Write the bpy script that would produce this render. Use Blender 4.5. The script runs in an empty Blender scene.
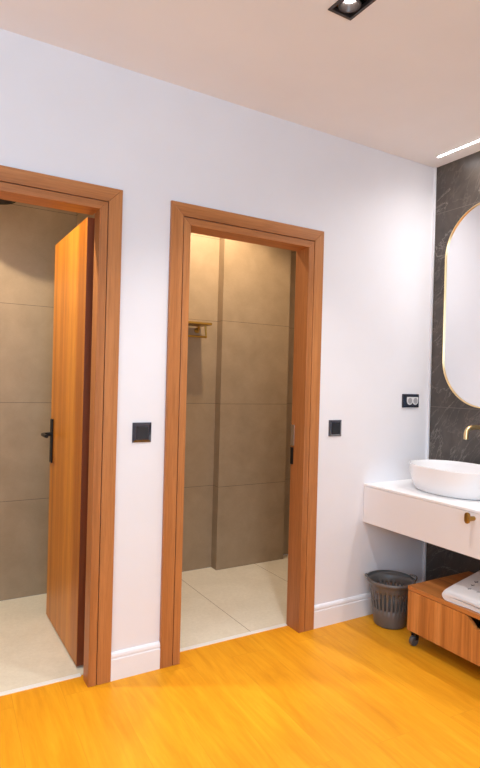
import bpy, bmesh, math, random
from mathutils import Vector, Matrix
random.seed(4)
scene = bpy.context.scene
COL = scene.collection
PI = math.pi

# ------------------------------------------------------------------ helpers
def obj(name, bm, mat, parent=None, smooth=False, angle=40):
    """links a bmesh (built in world coordinates) as ONE mesh object"""
    bmesh.ops.recalc_face_normals(bm, faces=bm.faces)
    root = parent
    off = Vector((0, 0, 0))
    while root is not None:
        off += root.location
        root = root.parent
    if off.length > 0:
        bmesh.ops.translate(bm, vec=-off, verts=bm.verts)
    me = bpy.data.meshes.new(name)
    bm.to_mesh(me); bm.free()
    if smooth:
        for p in me.polygons: p.use_smooth = True
        try: me.set_sharp_from_angle(angle=math.radians(angle))
        except Exception: pass
    me.materials.append(mat)
    o = bpy.data.objects.new(name, me); COL.objects.link(o)
    if parent: o.parent = parent
    return o

def thing(name, label, cat, loc, group=None, kind=None):
    o = bpy.data.objects.new(name, None); COL.objects.link(o)
    o.empty_display_size = .05
    o.location = loc
    o['label'] = label; o['category'] = cat
    if group: o['group'] = group
    if kind: o['kind'] = kind
    return o

def tag(o, label, cat, group=None, kind=None):
    o['label'] = label; o['category'] = cat
    if group: o['group'] = group
    if kind: o['kind'] = kind
    return o

def box(bm, lo, hi, bev=0.0, seg=2):
    vs = [bm.verts.new((x, y, z)) for x in (lo[0], hi[0]) for y in (lo[1], hi[1]) for z in (lo[2], hi[2])]
    F = [(0,1,3,2),(4,6,7,5),(0,4,5,1),(2,3,7,6),(0,2,6,4),(1,5,7,3)]
    fs = [bm.faces.new([vs[i] for i in f]) for f in F]
    if bev > 0:
        es = list({e for f in fs for e in f.edges})
        bmesh.ops.bevel(bm, geom=es, offset=bev, segments=seg, affect='EDGES', profile=.5)
    return bm

def B(lo, hi, bev=0.0, seg=2):
    return box(bmesh.new(), lo, hi, bev, seg)

def prism(bm, pts, axis, a, b, bev=0.0, seg=2):
    """closed outline pts (2D) extruded along axis from a to b"""
    def P(u, v, w):
        return {0: (w, u, v), 1: (u, w, v), 2: (u, v, w)}[axis]
    A = [bm.verts.new(P(u, v, a)) for u, v in pts]
    C = [bm.verts.new(P(u, v, b)) for u, v in pts]
    n = len(pts)
    fs = [bm.faces.new(A), bm.faces.new(C[::-1])]
    for i in range(n):
        fs.append(bm.faces.new([A[i], C[i], C[(i+1) % n], A[(i+1) % n]]))
    if bev > 0:
        es = list({e for f in fs[:2] for e in f.edges})
        bmesh.ops.bevel(bm, geom=es, offset=bev, segments=seg, affect='EDGES', profile=.5)
    return bm

def tube(bm, pts, r, n=14, cap=True):
    pts = [Vector(p) for p in pts]
    rings = []
    t0 = (pts[1] - pts[0]).normalized()
    ref = Vector((0, 0, 1)) if abs(t0.z) < .9 else Vector((1, 0, 0))
    u = t0.cross(ref).normalized()
    for i, p in enumerate(pts):
        if i == 0: t = pts[1] - pts[0]
        elif i == len(pts) - 1: t = pts[-1] - pts[-2]
        else: t = (pts[i+1] - pts[i]).normalized() + (pts[i] - pts[i-1]).normalized()
        t.normalize()
        u = (u - t * u.dot(t)).normalized()
        v = t.cross(u)
        rr = r[i] if isinstance(r, (list, tuple)) else r
        rings.append([bm.verts.new(p + rr * (math.cos(a) * u + math.sin(a) * v)) for a in [2*PI*k/n for k in range(n)]])
    for a, b in zip(rings, rings[1:]):
        for k in range(n):
            bm.faces.new([a[k], a[(k+1) % n], b[(k+1) % n], b[k]])
    if cap:
        bm.faces.new(rings[0][::-1]); bm.faces.new(rings[-1])
    return bm

def loft(bm, rings, cap0=True, cap1=True, closed=True):
    R = [[bm.verts.new(p) for p in r] for r in rings]
    n = len(R[0])
    for a, b in zip(R, R[1:]):
        for k in range(n if closed else n - 1):
            bm.faces.new([a[k], a[(k+1) % n], b[(k+1) % n], b[k]])
    if cap0: bm.faces.new(R[0][::-1])
    if cap1: bm.faces.new(R[-1])
    return bm

def circ(c, r, axis, n=32):
    o = []
    for k in range(n):
        a = 2*PI*k/n; u, v = r*math.cos(a), r*math.sin(a)
        o.append({0: (c[0], c[1]+u, c[2]+v), 1: (c[0]+u, c[1], c[2]+v), 2: (c[0]+u, c[1]+v, c[2])}[axis])
    return o

def supell(cx, cy, a, b, z, e=2.5, n=72):
    o = []
    for k in range(n):
        t = 2*PI*k/n; c, s = math.cos(t), math.sin(t)
        o.append((cx + a*math.copysign(abs(c)**(2/e), c), cy + b*math.copysign(abs(s)**(2/e), s), z))
    return o

# ------------------------------------------------------------------ materials
def mat(name):
    m = bpy.data.materials.new(name); m.use_nodes = True
    nt = m.node_tree
    b = nt.nodes['Principled BSDF']
    return m, nt, b

def N(nt, t, **kw):
    n = nt.nodes.new(t)
    for k, v in kw.items(): setattr(n, k, v)
    return n

def srgb(r, g, b):
    f = lambda c: c/12.92 if c <= .04045 else ((c+.055)/1.055)**2.4
    return (f(r/255), f(g/255), f(b/255), 1)

def plain(name, c, rough=.5, metal=0.0, spec=.5, coat=0.0):
    m, nt, b = mat(name)
    b.inputs['Base Color'].default_value = c
    b.inputs['Roughness'].default_value = rough
    b.inputs['Metallic'].default_value = metal
    b.inputs['Specular IOR Level'].default_value = spec
    b.inputs['Coat Weight'].default_value = coat
    b.inputs['Coat Roughness'].default_value = .05
    return m

def mapped(nt, scale, rot=(0,0,0), coord='Object'):
    tc = N(nt, 'ShaderNodeTexCoord'); mp = N(nt, 'ShaderNodeMapping')
    mp.inputs['Scale'].default_value = scale
    mp.inputs['Rotation'].default_value = rot
    nt.links.new(tc.outputs[coord], mp.inputs['Vector'])
    return mp.outputs['Vector']

def noise(nt, vec, scale, detail=6, rough=.55, dist=0.0):
    n = N(nt, 'ShaderNodeTexNoise')
    n.inputs['Scale'].default_value = scale; n.inputs['Detail'].default_value = detail
    n.inputs['Roughness'].default_value = rough; n.inputs['Distortion'].default_value = dist
    nt.links.new(vec, n.inputs['Vector'])
    return n.outputs['Fac']

def ramp(nt, fac, stops):
    r = N(nt, 'ShaderNodeValToRGB')
    el = r.color_ramp.elements
    while len(el) < len(stops): el.new(.5)
    for e, (p, c) in zip(el, stops):
        e.position = p; e.color = c
    nt.links.new(fac, r.inputs['Fac'])
    return r.outputs['Color']

def mix(nt, a, b, fac, mode='MIX'):
    m = N(nt, 'ShaderNodeMix', data_type='RGBA', blend_type=mode)
    for s, v in ((6, a), (7, b)):
        if isinstance(v, tuple): m.inputs[s].default_value = v
        else: nt.links.new(v, m.inputs[s])
    if isinstance(fac, (int, float)): m.inputs[0].default_value = fac
    else: nt.links.new(fac, m.inputs[0])
    return m.outputs[2]

def math_(nt, op, a, b=None, c=None):
    m = N(nt, 'ShaderNodeMath', operation=op)
    for i, v in enumerate((a, b, c)):
        if v is None: continue
        if isinstance(v, (int, float)): m.inputs[i].default_value = v
        else: nt.links.new(v, m.inputs[i])
    return m.outputs[0]

def bump(nt, b, h, strength=.2, dist=.002):
    n = N(nt, 'ShaderNodeBump')
    n.inputs['Strength'].default_value = strength; n.inputs['Distance'].default_value = dist
    nt.links.new(h, n.inputs['Height']); nt.links.new(n.outputs['Normal'], b.inputs['Normal'])

def paint(name, c, amt=.03):
    m, nt, b = mat(name)
    v = mapped(nt, (1,1,1))
    f = noise(nt, v, 3.0, 4)
    d = tuple(x*(1-amt) for x in c[:3]) + (1,)
    nt.links.new(ramp(nt, f, [(.3, d), (.7, c)]), b.inputs['Base Color'])
    b.inputs['Roughness'].default_value = .6
    b.inputs['Specular IOR Level'].default_value = .25
    bump(nt, b, noise(nt, v, 350, 2), .04, .0005)
    return m

def wood(name, dark, mid, light, grain=2, rough=.42, band=9.0, spec=.4, coat=0.0):
    """grain runs along the given axis"""
    m, nt, b = mat(name)
    s = [1, 1, 1]; s[grain] = .045
    v = mapped(nt, tuple(s))
    s2 = [1, 1, 1]; s2[grain] = .012
    v2 = mapped(nt, tuple(s2))
    bands = noise(nt, v2, band, 3, .5, .3)
    fine = noise(nt, v, 130, 7, .65, .4)
    fig = noise(nt, v, 26, 5, .6, 1.2)
    c1 = ramp(nt, bands, [(.30, dark), (.5, mid), (.72, light)])
    g = ramp(nt, fine, [(.36, (.66,.63,.58,1)), (.56, (1,1,1,1))])
    c2 = mix(nt, c1, g, .55, 'MULTIPLY')
    g2 = ramp(nt, fig, [(.38, (.80,.77,.72,1)), (.6, (1,1,1,1))])
    c3 = mix(nt, c2, g2, .5, 'MULTIPLY')
    nt.links.new(c3, b.inputs['Base Color'])
    b.inputs['Roughness'].default_value = rough
    b.inputs['Specular IOR Level'].default_value = spec
    b.inputs['Coat Weight'].default_value = coat
    bump(nt, b, fine, .12, .001)
    return m

def joint_mask(nt, coord_out, period, offset, w):
    """1 inside a joint of width w"""
    f = math_(nt, 'ADD', coord_out, -offset)
    p = math_(nt, 'PINGPONG', f, period/2)
    return math_(nt, 'LESS_THAN', p, w/2)

def tile(name, c_dark, c_light, grout, joints, rough=.45, mott=7.0):
    m, nt, b = mat(name)
    tc = N(nt, 'ShaderNodeTexCoord'); sp = N(nt, 'ShaderNodeSeparateXYZ')
    nt.links.new(tc.outputs['Object'], sp.inputs[0])
    v = tc.outputs['Object']
    f1 = noise(nt, v, mott, 6, .6, .3)
    f2 = noise(nt, mapped(nt, (1, 1, 7)), 60, 5, .7)
    c = ramp(nt, f1, [(.32, c_dark), (.68, c_light)])
    c = mix(nt, c, ramp(nt, f2, [(.35, (.86,.85,.83,1)), (.65, (1,1,1,1))]), .6, 'MULTIPLY')
    k = None
    for ax, per, off, w in joints:
        j = joint_mask(nt, sp.outputs['XYZ'.index(ax)], per, off, w)
        k = j if k is None else math_(nt, 'MAXIMUM', k, j)
    c = mix(nt, c, grout, k)
    nt.links.new(c, b.inputs['Base Color'])
    b.inputs['Roughness'].default_value = rough
    bump(nt, b, math_(nt, 'MULTIPLY', k, -1.0), .3, .001)
    return m

def marble():
    m, nt, b = mat('dark_marble')
    tc = N(nt, 'ShaderNodeTexCoord'); sp = N(nt, 'ShaderNodeSeparateXYZ')
    nt.links.new(tc.outputs['Object'], sp.inputs[0])
    v = mapped(nt, (1, 1, 1), (.6, .2, .3))
    cl = noise(nt, v, 3.2, 8, .62, .8)
    c = ramp(nt, cl, [(.3, srgb(60,54,50)), (.5, srgb(78,70,64)), (.72, srgb(98,88,80))])
    def vein(scale, dist, width, rot):
        vr = mapped(nt, (1, 1, 1), rot)
        ms = N(nt, 'ShaderNodeMapping'); ms.inputs['Scale'].default_value = (1, 1.1, .38)
        nt.links.new(vr, ms.inputs['Vector']); vv = ms.outputs['Vector']
        n1 = noise(nt, vv, scale, 7, .6, dist)
        d = math_(nt, 'ABSOLUTE', math_(nt, 'ADD', n1, -.5))
        return math_(nt, 'SUBTRACT', 1.0, math_(nt, 'MINIMUM', math_(nt, 'DIVIDE', d, width), 1.0))
    v1 = math_(nt, 'MULTIPLY', vein(3.4, .9, .009, (-.8, 0, 0)), noise(nt, v, 5, 3))
    v2 = math_(nt, 'MULTIPLY', vein(9.0, .6, .016, (-.6, 0, 0)), noise(nt, v, 4, 3))
    c = mix(nt, c, srgb(196,186,176), math_(nt, 'MULTIPLY', v1, .5))
    c = mix(nt, c, srgb(168,155,144), math_(nt, 'MULTIPLY', v2, .32))
    k = joint_mask(nt, sp.outputs['Z'], 1.1616, 1.178, .003)
    c = mix(nt, c, srgb(112,103,96), k)
    nt.links.new(c, b.inputs['Base Color'])
    b.inputs['Roughness'].default_value = .3
    b.inputs['Specular IOR Level'].default_value = .5
    bump(nt, b, math_(nt, 'MULTIPLY', k, -1.0), .3, .001)
    return m

def plank_floor():
    m, nt, b = mat('oak_plank_floor')
    tc = N(nt, 'ShaderNodeTexCoord')
    mp = N(nt, 'ShaderNodeMapping')
    mp.inputs['Rotation'].default_value = (0, 0, PI/2 + math.radians(3))
    nt.links.new(tc.outputs['Object'], mp.inputs['Vector'])
    br = N(nt, 'ShaderNodeTexBrick')
    br.offset = .37; br.squash = 1.0
    br.inputs['Scale'].default_value = 1.0
    br.inputs['Mortar Size'].default_value = .0012
    br.inputs['Mortar Smooth'].default_value = .3
    br.inputs['Brick Width'].default_value = 1.25
    br.inputs['Row Height'].default_value = .19
    br.inputs['Color1'].default_value = (0, 0, 0, 1)
    br.inputs['Color2'].default_value = (1, 1, 1, 1)
    br.inputs['Mortar'].default_value = (.5, .5, .5, 1)
    nt.links.new(mp.outputs['Vector'], br.inputs['Vector'])
    bw = N(nt, 'ShaderNodeRGBToBW'); nt.links.new(br.outputs['Color'], bw.inputs[0])
    # grain, shifted per plank
    sv = N(nt, 'ShaderNodeVectorMath', operation='MULTIPLY_ADD')
    cv = N(nt, 'ShaderNodeCombineXYZ')
    for i in range(3): nt.links.new(math_(nt, 'MULTIPLY', bw.outputs[0], 7.3), cv.inputs[i])
    sv.inputs[1].default_value = (.09, 1, 1)
    nt.links.new(mp.outputs['Vector'], sv.inputs[0]); nt.links.new(cv.outputs[0], sv.inputs[2])
    g = noise(nt, sv.outputs[0], 60, 8, .68, .5)
    figv = N(nt, 'ShaderNodeVectorMath', operation='MULTIPLY_ADD')
    figv.inputs[1].default_value = (.16, 1, 1)
    nt.links.new(mp.outputs['Vector'], figv.inputs[0]); nt.links.new(cv.outputs[0], figv.inputs[2])
    fg = noise(nt, figv.outputs[0], 9, 5, .6, 1.6)
    base = ramp(nt, fg, [(.28, FL_D), (.5, FL_M), (.74, FL_L)])
    tone = ramp(nt, bw.outputs[0], [(0, (.93,.9,.86,1)), (1, (1,1,1,1))])
    c = mix(nt, base, tone, .8, 'MULTIPLY')
    c = mix(nt, c, ramp(nt, g, [(.36, (.85,.78,.66,1)), (.58, (1,1,1,1))]), .5, 'MULTIPLY')
    c = mix(nt, c, srgb(190,115,30), math_(nt, 'MULTIPLY', br.outputs['Fac'], .35))
    nt.links.new(c, b.inputs['Base Color'])
    b.inputs['Roughness'].default_value = .45
    b.inputs['Specular IOR Level'].default_value = .2
    bump(nt, b, g, .08, .0008)
    return m

def emit(name, c, s):
    m, nt, b = mat(name)
    b.inputs['Base Color'].default_value = (.8,.8,.8,1)
    b.inputs['Emission Color'].default_value = c
    b.inputs['Emission Strength'].default_value = s
    return m

FL_D, FL_M, FL_L = (.74, .29, .010, 1), (.82, .35, .014, 1), (.88, .41, .022, 1)
M = {}
M['wall'] = paint('white_wall_paint', (.83, .82, .85, 1))
M['ceil'] = paint('white_ceiling_paint', (.88, .87, .89, 1))
M['base'] = plain('white_lacquered_trim', (.86, .86, .89, 1), .35)
M['floor'] = plank_floor()
M['casing'] = wood('oak_casing_wood', srgb(162,101,55), srgb(185,119,67), srgb(202,138,84), 2, .42, 7)
M['casing_h'] = wood('oak_casing_wood_horizontal', srgb(162,101,55), srgb(185,119,67), srgb(202,138,84), 0, .42, 7)
M['leaf'] = wood('oak_door_veneer', srgb(176,102,28), srgb(206,128,38), srgb(222,148,50), 2, .38, 16)
M['edge'] = wood('shaded_edge_veneer', srgb(104,48,20), srgb(122,58,26), srgb(138,68,30), 2, .5, 12)  # oak darkened to carry the shade at the hinge side
M['cab_v'] = wood('cabinet_veneer_vertical', srgb(168,104,50), srgb(206,134,68), srgb(226,158,90), 2, .4, 24)
M['cab_h'] = wood('cabinet_veneer_lengthwise', srgb(160,98,48), srgb(192,122,62), srgb(212,142,78), 1, .38, 14)
TD, TL, TG = srgb(152,131,106), srgb(165,143,118), srgb(106,90,72)
M['tile_wall'] = tile('beige_wall_tile', TD, TL, TG, [('Z', .571, .571, .003)])
FT = (srgb(226,217,200), srgb(236,228,212), srgb(140,122,96))
M['tile_floor_l'] = tile('beige_floor_tile_plain', *FT, [('X', 1.2, -.25, .003)], .4, 4)
M['tile_floor_r'] = tile('beige_floor_tile_jointed', *FT, [('X', .6, 1.555, .0035)], .4, 4)
M['marble'] = marble()
M['alu'] = plain('satin_aluminium', (.90,.90,.90,1), .4, .15)
M['black'] = plain('matt_black_metal', (.006,.006,.007,1), .45, 0, .25)
M['gloss_black'] = plain('black_glass', (.010,.016,.034,1), .1, 0, .9, .9)
M['switch_key'] = plain('dark_grey_key', (.03,.03,.034,1), .22, 0, .5)
M['white_plastic'] = plain('white_socket_plastic', (.75,.74,.74,1), .35)
M['grey_plastic_pin'] = plain('grey_socket_well', (.36,.35,.36,1), .4)
M['ceramic'] = plain('white_ceramic', (.86,.84,.84,1), .12, 0, .5, .3)
M['vanity'] = plain('white_matt_lacquer', (.80,.77,.77,1), .4)
M['counter'] = plain('white_solid_surface', (.88,.87,.87,1), .3)
M['gold'] = plain('brushed_gold', (.95,.72,.38,1), .28, 1)
M['gold_dark'] = plain('aged_brass', (.42,.25,.06,1), .3, 1)
M['mirror'] = plain('mirror_silver', (.90,.90,.91,1), .02, 1)
M['bin'] = plain('grey_bin_plastic', (.125,.112,.104,1), .35, 0, .5)
M['caster'] = plain('grey_caster_rubber', (.09,.085,.085,1), .4)
M['bronze'] = plain('dark_bronze_housing', (.06,.045,.04,1), .3, .5)
M['chrome'] = plain('polished_reflector', (.75,.72,.7,1), .18, 1)
M['steel'] = plain('steel_plate', (.7,.7,.7,1), .3, 1)
M['led'] = emit('led_diffuser', (1, .97, .96, 1), 20)
M['bulb'] = emit('lamp_glass', (1, .97, .94, 1), 30)
M['ink'] = plain('dark_grey_ink', (.05,.05,.06,1), .7)
def towel_mat():
    m, nt, b = mat('white_terry_towel')
    v = mapped(nt, (1,1,1))
    b.inputs['Base Color'].default_value = (.80,.77,.76,1)
    b.inputs['Roughness'].default_value = .95
    b.inputs['Specular IOR Level'].default_value = .1
    b.inputs['Sheen Weight'].default_value = .3
    bump(nt, b, noise(nt, v, 420, 3), .6, .003)
    return m
M['towel'] = towel_mat()

# ------------------------------------------------------------------ room shell
H = 2.625
XT = 2.7225            # face of the marble wall
XL, YF = -1.7, -3.4    # unseen far sides of the washroom
WT = .10               # wall thickness at the doorways
D1 = (-.103, .768)     # outer casing edges, left doorway
D2 = (.994, 1.8651)    # outer casing edges, right doorway
CW, JW = .063, .034    # casing band and frame edge widths
TOPO = 2.10

bm = bmesh.new()
def opening(D): return D[0] + CW + .004, D[1] - CW - .004, TOPO - CW - .004
a0, a1, ah = opening(D1); b0, b1, bh = opening(D2)
prism(bm, [(XL, 0), (a0, 0), (a0, ah), (a1, ah), (a1, 0), (b0, 0), (b0, bh), (b1, bh), (b1, 0), (XT + .1, 0), (XT + .1, H), (XL, H)], 1, 0, WT - .006)
tag(obj('wall_back', bm, M['wall']), 'white painted wall with the two wooden doorways', 'wall', kind='structure')
tag(obj('wall_right', B((XT, YF, 0), (XT + .1, 0, H)), M['marble']), 'dark grey veined marble wall behind the mirror', 'wall', kind='structure')
tag(obj('wall_left', B((XL - .1, YF - .1, 0), (XL, 1.3, H)), M['wall']), 'plain white wall on the left side of the washroom', 'wall', kind='structure')
WX0, WX1, WZ0, WZ1 = -1.3, .7, .9, 2.35         # assumed, unseen window, added to let in cool fill
bm = bmesh.new()
xs = [XL, WX0, WX1, XT + .1]; zs = [0, WZ0, WZ1, H]
g = [[[bm.verts.new((x, y, z)) for y in (YF - .1, YF)] for z in zs] for x in xs]
for i in range(3):
    for j in range(3):
        if i == 1 and j == 1: continue
        for k in (0, 1):
            bm.faces.new([g[i][j][k], g[i+1][j][k], g[i+1][j+1][k], g[i][j+1][k]])
for (p, q) in (((1,1),(2,1)), ((2,1),(2,2)), ((2,2),(1,2)), ((1,2),(1,1))):
    bm.faces.new([g[p[0]][p[1]][0], g[q[0]][q[1]][0], g[q[0]][q[1]][1], g[p[0]][p[1]][1]])
tag(obj('wall_front', bm, M['wall']), 'plain white wall facing the doorways', 'wall', kind='structure')
tag(obj('floor', B((XL, YF, -.05), (XT, WT - .004, 0)), M['floor']), 'golden orange oak plank floor', 'floor', kind='structure')

# ceiling with the cut-out of the twin spotlight
LX0, LX1, LY0, LY1 = 1.256, 1.348, -.962, -.772     # clear opening
bm = bmesh.new()
xs = [XL - .1, LX0, LX1, XT + .1]; ys = [YF - .1, LY0, LY1, 1.3]
top = [[[bm.verts.new((x, y, z)) for z in (H, H + .15)] for y in ys] for x in xs]
for i in range(3):
    for j in range(3):
        if i == 1 and j == 1: continue
        for k in (0, 1):
            bm.faces.new([top[i][j][k], top[i+1][j][k], top[i+1][j+1][k], top[i][j+1][k]])
for (p, q) in (((1,1),(2,1)), ((2,1),(2,2)), ((2,2),(1,2)), ((1,2),(1,1))):
    bm.faces.new([top[p[0]][p[1]][0], top[q[0]][q[1]][0], top[q[0]][q[1]][1], top[p[0]][p[1]][1]])
tag(obj('ceiling', bm, M['ceil']), 'white painted ceiling', 'ceiling', kind='structure')

# shower rooms behind the doorways
Y1, Y2 = 1.117, 1.10
tag(obj('wall_shower_left', B((XL, Y1, 0), (.86, Y1 + .1, H)), M['tile_wall']), 'beige tiled back wall seen through the left doorway', 'wall', kind='structure')
tag(obj('wall_shower_right', B((.95, Y2, 0), (2.70, Y2 + .1, H)), M['tile_wall']), 'beige tiled back wall seen through the right doorway', 'wall', kind='structure')
tag(obj('wall_column', B((1.84, 1.025, 0), (2.40, Y2, H)), M['tile_wall']), 'beige tiled pier standing out from the right shower wall', 'wall', kind='structure')
tag(obj('wall_between', B((.86, WT - .006, 0), (.95, 1.217, H)), M['tile_wall']), 'tiled partition between the two shower rooms', 'wall', kind='structure')
tag(obj('wall_shower_side', B((2.62, WT - .006, 0), (2.70, Y2, H)), M['tile_wall']), 'tiled side wall at the far right of the right shower room', 'wall', kind='structure')
tag(obj('floor_shower_left', B((XL, WT + .004, -.05), (.86, Y1, -.001)), M['tile_floor_l']), 'pale beige tiled floor beyond the left doorway', 'floor', kind='structure')
tag(obj('floor_shower_right', B((.95, WT + .004, -.05), (2.62, Y2, -.001)), M['tile_floor_r']), 'beige tiled floor with thin joints beyond the right doorway', 'floor', kind='structure')

# baseboards
def baseboard(name, x0, x1, label):
    bm = bmesh.new()
    pr = [(0, 0), (-.014, 0), (-.014, .088), (-.0125, .0915), (-.0095, .0925), (-.0095, .095), (-.012, .0965), (-.0125, .103), (-.0105, .111), (-.006, .117), (0, .119)]
    prism(bm, pr, 0, x0, x1)
    tag(obj(name, bm, M['base']), label, 'baseboard', kind='structure')
baseboard('baseboard_middle', D1[1], D2[0], 'short white moulded baseboard between the two doorways')
baseboard('baseboard_right', D2[1], XT, 'white moulded baseboard running from the right doorway to the marble wall')
tag(obj('trim_1', B((XT - .012, -.012, .0), (XT - .0005, -.0005, H - .001)), M['base']), 'thin pale edge strip where the white wall meets the marble', 'trim', kind='structure')

# ------------------------------------------------------------------ doorways
def doorway(idx, D, label, thresh_label):
    x0, x1 = D
    xi0, xi1, zi = x0 + CW, x1 - CW, TOPO - CW
    jo0, jo1, zo = xi0 + JW, xi1 - JW, zi - JW
    root = thing('door_%d' % idx, label, 'door', ((x0 + x1)/2, 0, 0), kind='structure')
    yc, yj = -.017, -.0165
    g = .0034
    bv = .0022
    obj('casing', prism(bmesh.new(), [(x0, 0), (xi0 - g, 0), (xi0 - g, zi + g), (x0, TOPO)], 1, yc, 0, bv), M['casing'], root)
    obj('casing', prism(bmesh.new(), [(x1, 0), (x1, TOPO), (xi1 + g, zi + g), (xi1 + g, 0)], 1, yc, 0, bv), M['casing'], root)
    obj('casing', prism(bmesh.new(), [(x0, TOPO), (xi0 - g, zi + g), (xi1 + g, zi + g), (x1, TOPO)], 1, yc, 0, bv), M['casing_h'], root)
    obj('jamb', prism(bmesh.new(), [(xi0, 0), (jo0, 0), (jo0, zo), (xi0, zi)], 1, yj, WT - .002, bv), M['casing'], root)
    yr = .060 if idx == 1 else WT - .002
    obj('jamb', prism(bmesh.new(), [(xi1, 0), (xi1, zi), (jo1, zo), (jo1, 0)], 1, yj, yr, bv), M['casing'], root)
    if idx == 1:                       # hinge side: stepped back behind the stop
        obj('rebate', B((jo1 + .013, yr + .0002, 0), (xi1 + .003, WT - .002, zo)), M['edge'], root)  # dark veneer paints the shade inside the rebate
    obj('head_jamb', prism(bmesh.new(), [(xi0, zi), (jo0, zo), (jo1, zo), (xi1, zi)], 1, yj, WT - .002, bv), M['casing_h'], root)
    th = B((jo0 + .001, WT - .014, -.002), (jo1 - .001, WT + .010, .004), .001)
    tag(obj('trim_%d' % (idx + 1), th, M['alu']), thresh_label, 'threshold', kind='structure')
    return root, jo0, jo1, zo

d1, j0, j1, zo = doorway(1, D1, 'wooden doorway on the left with its door standing open inwards', 'pale metal threshold strip under the left doorway')
d2, k0, k1, zo2 = doorway(2, D2, 'empty wooden doorway at the centre of the white wall', 'pale metal threshold strip under the right doorway')

# open leaf of the left doorway
LXa, LXb, LYa, LYb = .668, .708, .165, .796
leaf = obj('door_leaf', B((LXa, LYa, .008), (LXb, LYb, 2.012), .002), M['leaf'], d1)
hx, hy, hz = LXa, .752, .990
obj('handle_plate', B((hx - .008, hy - .022, .838), (hx, hy + .026, 1.072), .003), M['black'], leaf)
bm = bmesh.new()
tube(bm, [(hx - .007, hy, hz), (hx - .034, hy, hz), (hx - .046, hy - .004, hz), (hx - .052, hy - .014, hz), (hx - .053, hy - .05, hz), (hx - .053, hy - .115, hz)], [.011, .010, .010, .010, .0095, .009])
obj('lever', bm, M['black'], leaf, True)
eb = obj('shaded_edge', B((LXa + .001, LYa - .004, .009), (LXb, LYa - .0002, 2.011), .001), M['edge'], leaf)  # added strip, its dark colour is the shade on the hinge edge
eb['label'] = 'door edge coloured dark for its shade'

# strike plates on the right doorway (latch side)
obj('strike_plate', B((k1 - .0025, .070, .965), (k1 + .001, .0975, 1.075), .001), M['steel'], d2)
obj('latch_hole', B((k1 - .003, .074, .865), (k1 + .001, .0975, .955), .0005), M['black'], d2)

# ------------------------------------------------------------------ switches and socket
def switch(x, z, label):
    t = thing('light_switch', label, 'light switch', (x, 0, z), 'black wall switches beside the doorways')
    w = .0435
    bm = bmesh.new()
    loft(bm, [[(x-w, -.0005, z-w), (x+w, -.0005, z-w), (x+w, -.0005, z+w), (x-w, -.0005, z+w)],
              [(x-w, -.004, z-w), (x+w, -.004, z-w), (x+w, -.004, z+w), (x-w, -.004, z+w)],
              [(x-w+.012, -.0105, z-w+.012), (x+w-.012, -.0105, z-w+.012), (x+w-.012, -.0105, z+w-.012), (x-w+.012, -.0105, z+w-.012)]])
    obj('frame', bm, M['gloss_black'], t)
    k = .0265
    bm = bmesh.new()
    loft(bm, [[(x-k, -.010, z-k), (x+k, -.010, z-k), (x+k, -.010, z+k), (x-k, -.010, z+k)],
              [(x-k, -.0135, z-k), (x+k, -.0135, z-k), (x+k, -.0115, z+k), (x-k, -.0115, z+k)]])
    obj('rocker', bm, M['switch_key'], t)
switch(.885, 1.063, 'square black light switch on the white wall between the two doorways')
switch(1.986, 1.060, 'square black light switch just right of the right doorway')

sx0, sx1, sz0, sz1 = 2.489, 2.627, 1.171, 1.251
t = thing('wall_socket', 'wide black double wall socket with two white inserts above the washbasin end', 'wall socket', ((sx0+sx1)/2, 0, (sz0+sz1)/2))
obj('frame', B((sx0, -.009, sz0), (sx1, -.0005, sz1), .003), M['gloss_black'], t)
for cx in (2.546, 2.592):
    r = .0235; zc = 1.211
    def outline(r, zt):
        p = [(cx + r, zt), (cx - r, zt)]
        p += [(cx - r*math.cos(a), zc - r*math.sin(a)) for a in [PI*k/18 for k in range(1, 18)]]
        return [(cx - r, zc)] + p[2:] + [(cx + r, zc), (cx + r, zt), (cx - r, zt)]
    ins = obj('socket_insert', prism(bmesh.new(), outline(r, zc + .022), 1, -.0125, -.0085, .001), M['white_plastic'], t)
    r2 = r - .006
    bm = bmesh.new(); loft(bm, [circ((cx, -.0128, zc), r2, 1), circ((cx, -.0105, zc), r2, 1)])
    w = obj('socket_well', bm, M['grey_plastic_pin'], ins)

# ------------------------------------------------------------------ ceiling spotlight and light line
t = thing('recessed_spotlight', 'black twin recessed spotlight in the ceiling', 'spotlight', ((LX0+LX1)/2, (LY0+LY1)/2, H))
fo = .007
bm = bmesh.new()
def rect(x0, y0, x1, y1, z): return [(x0,y0,z),(x1,y0,z),(x1,y1,z),(x0,y1,z)]
loft(bm, [rect(LX0+.004, LY0+.004, LX1-.004, LY1-.004, H + .012), rect(LX0+.004, LY0+.004, LX1-.004, LY1-.004, H - .004),
          rect(LX0-fo, LY0-fo, LX1+fo, LY1+fo, H - .004), rect(LX0-fo, LY0-fo, LX1+fo, LY1+fo, H - .0005)], False, False)
obj('trim_frame', bm, M['bronze'], t)
bm = bmesh.new()
e = .0045
loft(bm, [rect(LX0+e, LY0+e, LX1-e, LY1-e, H + .010), rect(LX0+e+.004, LY0+e+.004, LX1-e-.004, LY1-e-.004, H + .09)], False, True)
obj('housing', bm, M['chrome'], t)
lamp_pos = []
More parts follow.
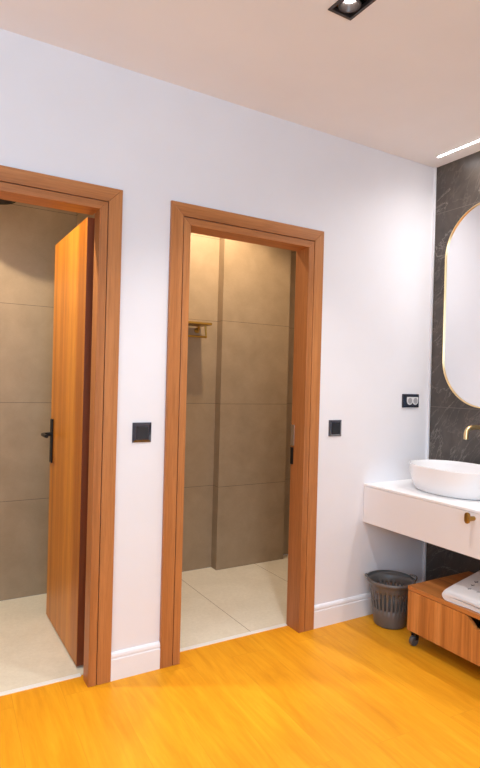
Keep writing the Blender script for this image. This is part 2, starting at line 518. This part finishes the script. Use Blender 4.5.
for cy in (LY1 - .047, LY0 + .047):
    cx = (LX0 + LX1)/2
    bm = bmesh.new()
    loft(bm, [circ((cx, cy, H + .004), .0395, 2), circ((cx, cy, H + .0), .0395, 2), circ((cx, cy, H + .0), .032, 2), circ((cx, cy, H + .024), .0205, 2), circ((cx, cy, H + .05), .030, 2)], False, True)
    g = obj('lamp_ring', bm, M['bronze'], t, True)
    bm = bmesh.new()
    loft(bm, [circ((cx, cy, H + .019), .009, 2), circ((cx, cy, H + .020), .017, 2), circ((cx, cy, H + .023), .0205, 2)], True, False)
    obj('bulb', bm, M['bulb'], g, True)
    lamp_pos.append((cx, cy))

t = thing('ceiling_light_strip', 'white glowing light line in the ceiling along the marble wall', 'light strip', (2.603, -.75, H), kind='thing')
obj('profile', B((2.589, -1.42, H - .002), (2.609, -.118, H - .0003), .0005), M['alu'], t)
obj('diffuser', B((2.5925, -1.41, H - .0036), (2.6055, -.124, H - .0021), .0004), M['led'], t)

# ------------------------------------------------------------------ vanity, basin, faucet, mirror
VX, VZ0, VZ1, VY = 2.2084, .5297, .745, -1.36
van = thing('vanity_unit', 'white wall-hung vanity under the round-ended mirror', 'vanity', (2.46, VY/2, VZ0))
obj('carcass', B((VX + .019, VY, VZ0), (XT - .001, -.001, VZ1 - .0125)), M['vanity'], van)
dr = obj('drawer_front', B((VX, VY, VZ0), (VX + .0185, -.0015, VZ1 - .0135), .0012), M['vanity'], van)
obj('countertop', B((VX - .0005, VY, VZ1 - .012), (XT - .001, -.001, VZ1), .0015), M['counter'], van)
ky, kz = -.709, .713
bm = bmesh.new(); tube(bm, [(VX + .001, ky, kz - .006), (VX - .040, ky, kz - .006)], .0105, 20)
kb = obj('knob', bm, M['gold_dark'], dr, True)
pl = []
for s in (0, 1):
    for k in range(13):
        a = PI*k/12 + (0 if s == 0 else PI)
        pl.append((ky + .012*math.cos(a), kz + (.013 if s == 0 else -.013) + .012*math.sin(a)))
bm = prism(bmesh.new(), pl, 0, VX - .051, VX - .039, .002)
obj('knob_plate', bm, M['gold_dark'], dr, True)

bx, by = 2.482, -.392
t = thing('washbasin', 'white oval vessel washbasin standing on the vanity', 'washbasin', (bx, by, VZ1))
rings = []
for (a, b, z, dx) in ((.125,.177,.7452,-.006), (.147,.199,.7458,-.006), (.156,.208,.749,-.005), (.166,.219,.760,-.004), (.176,.231,.785,-.002), (.184,.241,.815,-.001), (.189,.248,.850,0), (.191,.2515,.876,0), (.191,.252,.880,0), (.189,.250,.8825,0), (.1855,.2465,.8825,0),
                      (.1835,.2445,.880,0), (.180,.240,.860,0), (.170,.228,.820,-.001), (.154,.209,.785,-.003), (.125,.175,.770,-.004), (.07,.10,.763,-.006), (.022,.022,.760,-.008)):
    rings.append(supell(bx + dx, by, a, b, z, 2.25 if a > .03 else 2))
bm = bmesh.new(); loft(bm, rings)
obj('bowl', bm, M['ceramic'], t, True)
bm = bmesh.new(); loft(bm, [circ((bx - .008, by, .7602), .021, 2), circ((bx - .008, by, .764), .021, 2), circ((bx - .008, by, .766), .018, 2)])
obj('drain', bm, M['gold'], t, True)

fy, fz = -.392, 1.083
t = thing('wall_mounted_faucet', 'brushed gold wall-mounted faucet over the washbasin', 'faucet', (XT, fy, fz))
pts = [(XT - .002, fy, fz), (2.600, fy, fz)]
for k in range(1, 9):
    a = PI/2*k/8
    pts.append((2.600 - .040*math.sin(a), fy, fz - .040 + .040*math.cos(a)))
pts.append((2.560, fy, 1.022))
bm = bmesh.new(); tube(bm, pts, .0125, 20)
obj('spout', bm, M['gold'], t, True, 50)
bm = bmesh.new(); loft(bm, [circ((XT - .0005, fy, fz), .03, 0), circ((XT - .007, fy, fz), .03, 0), circ((XT - .009, fy, fz), .027, 0)])
obj('wall_flange', bm, M['gold'], t, True)

my, mR, mz0, mz1 = -.392, .280, 1.465, 2.050
def pill(x, r, n=40):
    o = []
    for k in range(n + 1):
        a = PI*k/n; o.append((x, my + r*math.cos(a), mz1 + r*math.sin(a)))
    for k in range(n + 1):
        a = PI + PI*k/n; o.append((x, my + r*math.cos(a), mz0 + r*math.sin(a)))
    return o
t = thing('wall_mirror', 'tall round-ended mirror in a thin gold frame on the marble wall', 'mirror', (XT, my, (mz0+mz1)/2))
bm = bmesh.new()
loft(bm, [pill(XT - .001, mR - .008), pill(XT - .001, mR), pill(XT - .027, mR), pill(XT - .028, mR - .001), pill(XT - .028, mR - .0055), pill(XT - .027, mR - .0065), pill(XT - .019, mR - .0065)], False, False)
obj('frame', bm, M['gold'], t, True)
bm = bmesh.new(); loft(bm, [pill(XT - .003, mR - .007), pill(XT - .021, mR - .007)])
obj('glass', bm, M['mirror'], t)

# ------------------------------------------------------------------ rolling cabinet, towel, bin
CX0, CX1, CY0, CY1, CZ0, CZ1 = 2.172, 2.64, -.372, -1.26, .078, .300
cab = thing('rolling_cabinet', 'low wooden cabinet on casters under the vanity', 'cabinet', ((CX0+CX1)/2, (CY0+CY1)/2, 0))
TZ = CZ1 - .022
obj('top_panel', B((CX0 - .001, CY1, TZ + .001), (CX1, CY0, CZ1), .0015), M['cab_h'], cab)
obj('side_panel', B((CX0 + .0195, CY0 - .018, CZ0), (CX1, CY0 - .0005, TZ)), M['cab_v'], cab)
obj('side_panel', B((CX0 + .0195, CY1 + .0005, CZ0), (CX1, CY1 + .018, TZ)), M['cab_v'], cab)
obj('bottom_panel', B((CX0 + .0195, CY1 + .0185, CZ0), (CX1, CY0 - .0185, CZ0 + .018)), M['cab_h'], cab)
obj('back_panel', B((CX1 - .012, CY1 + .0185, CZ0 + .0185), (CX1, CY0 - .0185, TZ)), M['cab_h'], cab)
n0, n1, nd = -.712, -.920, .045
front = [(CY0, CZ0), (CY0, TZ - .0015), (n0, TZ - .0015), (n0 - nd, TZ - nd), (n1 + nd, TZ - nd), (n1, TZ - .0015), (CY1, TZ - .0015), (CY1, CZ0)]
obj('drawer_front', prism(bmesh.new(), front, 0, CX0, CX0 + .019, .001), M['cab_v'], cab)
for cx in (CX0 + .030, CX1 - .045):
    for cy in (CY0 - .022, CY1 + .022):
        bm = bmesh.new()
        box(bm, (cx - .02, cy - .02, CZ0 - .004), (cx + .02, cy + .02, CZ0), .001)
        box(bm, (cx - .006, cy - .015, .03), (cx + .016, cy - .0115, CZ0 - .003), .001)
        box(bm, (cx - .006, cy + .0115, .03), (cx + .016, cy + .015, CZ0 - .003), .001)
        box(bm, (cx - .014, cy - .015, CZ0 - .016), (cx + .016, cy + .015, CZ0 - .0035), .002)
        cs = obj('caster', bm, M['black'], cab)
        bm = bmesh.new()
        wr, wc = .0255, (cx - .004, .026)
        loft(bm, [[(wc[0] + r*math.cos(a), cy + y, .026 + r*math.sin(a)) for a in [2*PI*k/28 for k in range(28)]]
                  for y, r in ((-.010, .015), (-.010, .0235), (-.007, wr), (.007, wr), (.010, .0235), (.010, .015))])
        obj('wheel', bm, M['caster'], cs, True)

# folded towel: a folded sheet outline in (y, z), extruded along x and softened
t = thing('folded_towel', 'folded white towel with dark printed marks on top of the low wooden cabinet', 'towel', (2.42, -.75, CZ1))
def fold_profile():
    yl, yr = -.575, -1.08
    th = .021
    z0 = CZ1 + .0008
    out = []
    # outer outline: bottom left going round the fold to the top, then back inside
    zt = z0 + 2*th + .006
    zc = (z0 + zt)/2; R_ = (zt - z0)/2
    out.append((yr, z0))
    for k in range(1, 8): out.append((yr + (yl - R_ - yr)*k/8, z0 + .0015*math.sin(k*1.3)**2))
    for k in range(15):
        a = -PI/2 + PI*k/14
        out.append((yl - R_ + R_*math.cos(a)*1.25, zc + R_*math.sin(a)))
    for k in range(1, 9): out.append((yl - R_ + (yr - yl + R_)*k/8, zt + .004*math.sin(k*.9)))
    # inner crease between the layers
    out.append((yr, zc + .004))
    for k in range(7, 0, -1): out.append((yl - R_ - .01 + (yr - yl + R_)*k/8, zc + .0036 + .005*math.sin(k*1.1)))
    out.append((yl - R_*.7, zc + .001)); 
    for k in range(1, 8): out.append((yl - R_ - .01 + (yr - yl + R_)*k/8, zc - .0030 + .005*math.sin(k*1.1)))
    out.append((yr, zc - .004))
    return out
pf = fold_profile()
bm = bmesh.new()
rings = []
NX = 28
for i in range(NX + 1):
    f = i/NX
    x = 2.184 + (2.63 - 2.184)*f
    sk = .115*f                      # the towel lies slightly turned
    pinch = 1.0 - .20*math.exp(-f*30) - .3*math.exp(-(1-f)*26)
    zm = CZ1 + .0008
    rings.append([(x + .006*math.sin(y*23), y + sk, zm + (z - zm)*pinch*(1 + .03*math.sin(5*f + 9*y))) for y, z in pf])
loft(bm, rings)
tw = obj('towel_body', bm, M['towel'], t, True, 75)
# printed marks: small dark strokes lying on the top layer
zt = CZ1 + .0008 + 2*.021 + .006
def stroke(bm, pts, w=.0022):
    tube(bm, [(x, y, zt + .0035) for x, y in pts], w, 8)
def glyph(x, y, k):
    s = .02
    sets = [
        [[(0,0),(.6,.15),(1.2,.1)], [(.5,-.35),(.55,.1),(.6,.6)]],
        [[(0,0),(.4,.3),(.9,.2),(1.1,-.2),(.6,-.35),(.1,-.2)]],
        [[(0,-.3),(.5,.1),(1,-.3)], [(.2,.35),(.8,.35)]],
        [[(0,.2),(.5,-.2),(1.1,.1),(1.2,.5)]],
    ]
    bm = bmesh.new()
    for st in sets[k % 4]:
        stroke(bm, [(x + s*u, y + s*v) for u, v in st])
    obj('printed_mark', bm, M['ink'], tw)
k = 0
for row, xr in enumerate((2.27, 2.325, 2.38)):
    for j in range(7):
        glyph(xr + .004*math.sin(j*2.1), -.645 - j*.045 + row*.022, k + row); k += 1

# slotted waste bin
cx, cy = 2.283, -.150
t = thing('waste_bin', 'grey slotted plastic waste bin on the floor beside the rolling cabinet', 'waste bin', (cx, cy, 0))
prof = [(.078, .0005), (.084, .004), (.086, .010), (.0925, .055), (.0975, .098), (.1085, .188), (.1115, .206), (.1125, .210), (.113, .226), (.118, .2295), (.1275, .232), (.130, .236), (.130, .244), (.1275, .249), (.124, .250)]
n = 112
bm = bmesh.new()
def bin_ring(r, z):
    rr = []
    for k in range(n):
        a = 2*PI*k/n
        rr.append(bm.verts.new((cx + r*math.cos(a), cy + r*math.sin(a), z)))
    return rr
R_ = [bin_ring(r, z) for r, z in prof]
for i in range(len(R_) - 1):
    for k in range(n):
        if i == 4 and k % 4 < 2: continue
        bm.faces.new([R_[i][k], R_[i][(k+1) % n], R_[i+1][(k+1) % n], R_[i+1][k]])
bm.faces.new(R_[0][::-1])
ob = obj('bucket', bm, M['bin'], t, True, 60)
sm = ob.modifiers.new('thickness', 'SOLIDIFY'); sm.thickness = .0022; sm.offset = -1
for ang in (2.6, 2.6 + PI):
    bm = bmesh.new()
    pts = []
    for k in range(13):
        f = k/12
        a = ang - .42 + .84*f
        bulge = math.sin(PI*f)
        pts.append((cx + (.127 + .010*bulge)*math.cos(a), cy + (.127 + .010*bulge)*math.sin(a), .247 + .012*bulge**.6))
    tube(bm, pts, .0042, 10)
    obj('handle', bm, M['bin'], t, True)

# ------------------------------------------------------------------ things inside the shower rooms
t = thing('towel_rack', 'brass towel rack with a hanging rail on the tiled wall beyond the right doorway', 'towel rack', (1.45, Y2, 1.69))
obj('shelf', B((1.13, .930, 1.664), (1.712, Y2 - .012, 1.680), .004), M['gold_dark'], t)
for px in (1.17, 1.682):
    bm = bmesh.new(); loft(bm, [circ((px, Y2 - .0005, 1.640), .019, 1), circ((px, Y2 - .009, 1.640), .019, 1), circ((px, Y2 - .012, 1.640), .016, 1)])
    mt = obj('wall_mount', bm, M['gold_dark'], t, True)
    bm = bmesh.new(); tube(bm, [(px, Y2 - .01, 1.640), (px, Y2 - .022, 1.641), (px, Y2 - .030, 1.648), (px, Y2 - .032, 1.666)], .010)
    obj('bracket', bm, M['gold_dark'], mt, True)
bm = bmesh.new(); tube(bm, [(1.20, .975, 1.668), (1.20, .975, 1.583)], .0055)
obj('hanger', bm, M['gold_dark'], t, True)
bm = bmesh.new(); tube(bm, [(1.684, .975, 1.668), (1.692, .975, 1.583)], .0065)
obj('hanger', bm, M['gold_dark'], t, True)
bm = bmesh.new(); tube(bm, [(1.18, .975, 1.588), (1.694, .975, 1.588)], .0075)
obj('rail', bm, M['gold_dark'], t, True)

t = thing('ceiling_shower_head', 'black round rain shower head high in the room beyond the left doorway', 'shower head', (.352, .85, 2.225), kind='thing')
hc, hzz = (.352, .85), 2.225
bm = bmesh.new(); loft(bm, [circ((*hc, hzz + .003), .118, 2, 48), circ((*hc, hzz), .121, 2, 48), circ((*hc, hzz + .007), .125, 2, 48), circ((*hc, hzz + .012), .12, 2, 48), circ((*hc, hzz + .022), .03, 2, 48), circ((*hc, hzz + .045), .02, 2, 48)])
obj('spray_disc', bm, M['black'], t, True)
bm = bmesh.new(); tube(bm, [(*hc, hzz + .04), (*hc, H - .002)], .011)
obj('drop_pipe', bm, M['black'], t, True)

# ------------------------------------------------------------------ lights
def spot(name, loc, target, power, size, blend, radius, c):
    L = bpy.data.lights.new(name, 'SPOT'); L.energy = power; L.spot_size = math.radians(size); L.spot_blend = blend
    L.shadow_soft_size = radius; L.color = c
    o = bpy.data.objects.new(name, L); COL.objects.link(o); o.location = loc
    o.rotation_euler = (Vector(target) - Vector(loc)).to_track_quat('-Z', 'Y').to_euler()
    return o
def area(name, loc, power, size, c, spread=180, target=None, shape='DISK', sy=None):
    L = bpy.data.lights.new(name, 'AREA'); L.shape = shape; L.size = size; L.energy = power; L.color = c
    if sy: L.size_y = sy
    L.spread = math.radians(spread)
    o = bpy.data.objects.new(name, L); COL.objects.link(o); o.location = loc
    if target: o.rotation_euler = (Vector(target) - Vector(loc)).to_track_quat('-Z', 'Y').to_euler()
    return o
COOL = (.82, .93, 1.0)
for (lx, ly) in lamp_pos:
    spot('spotlight_beam', (lx, ly, H + .008), (lx, ly, 0), 26, 110, .6, .02, (1, .97, .95))
area('light_line', (2.599, -.885, H - .0045), 11.5, .012, (1, .97, .96), 150, None, 'RECTANGLE', 1.05)
# unseen lamps added to light the washroom, behind and beside the viewpoint
for p, e in (((-.15, -.95, H - .01), 55), ((-.15, -2.4, H - .01), 75), ((1.3, -2.4, H - .01), 78)):
    spot('fill_downlight', p, (p[0], p[1], 0), e, 125, .9, .05, COOL)
# cool fill added as daylight through the assumed window behind the viewpoint
area('window_fill', ((WX0+WX1)/2, YF - .05, (WZ0+WZ1)/2), 58, WX1-WX0, (.52, .77, 1), 180, ((WX0+WX1)/2, 0, 2.3), 'RECTANGLE', WZ1-WZ0)
# lamps of the two shower rooms
spot('shower_light', (.0, .32, H - .02), (.06, .40, 0), 98, 122, .35, .03, (1, .86, .62))
spot('shower_light', (1.66, .60, H - .02), (1.72, .80, 0), 70, 135, .4, .03, (1, .80, .54))

w = bpy.data.worlds.new('World'); scene.world = w; w.use_nodes = True
w.node_tree.nodes['Background'].inputs[0].default_value = (.9, .93, 1, 1)
w.node_tree.nodes['Background'].inputs[1].default_value = .3

# ------------------------------------------------------------------ camera
cam = bpy.data.cameras.new('Camera'); co = bpy.data.objects.new('Camera', cam); COL.objects.link(co)
yaw, pitch, roll, F = math.radians(30.75), math.radians(-.2), math.radians(1.5), 556.872
cyw, syw, cp, sp = math.cos(yaw), math.sin(yaw), math.cos(pitch), math.sin(pitch)
f = Vector((syw*cp, cyw*cp, sp)); r = Vector((cyw, -syw, 0)); u = r.cross(f)
c_, s_ = math.cos(roll), math.sin(roll)
r2, u2 = c_*r + s_*u, -s_*r + c_*u
co.matrix_world = Matrix(((r2.x, u2.x, -f.x, 0), (r2.y, u2.y, -f.y, -2.3234), (r2.z, u2.z, -f.z, 1.2954), (0, 0, 0, 1)))
cam.sensor_fit = 'VERTICAL'; cam.sensor_height = 36; cam.lens = F/768*36
cam.clip_start = .05
scene.camera = co

vs = scene.view_settings
scene.display_settings.display_device = 'sRGB'
vs.view_transform = 'Standard'; vs.look = 'None'; vs.gamma = 1; vs.use_curve_mapping = False
vs.exposure = 0.06
cy_ = scene.cycles
cy_.use_denoising = True
cy_.max_bounces = 10; cy_.diffuse_bounces = 6
cy_.sample_clamp_indirect = 8
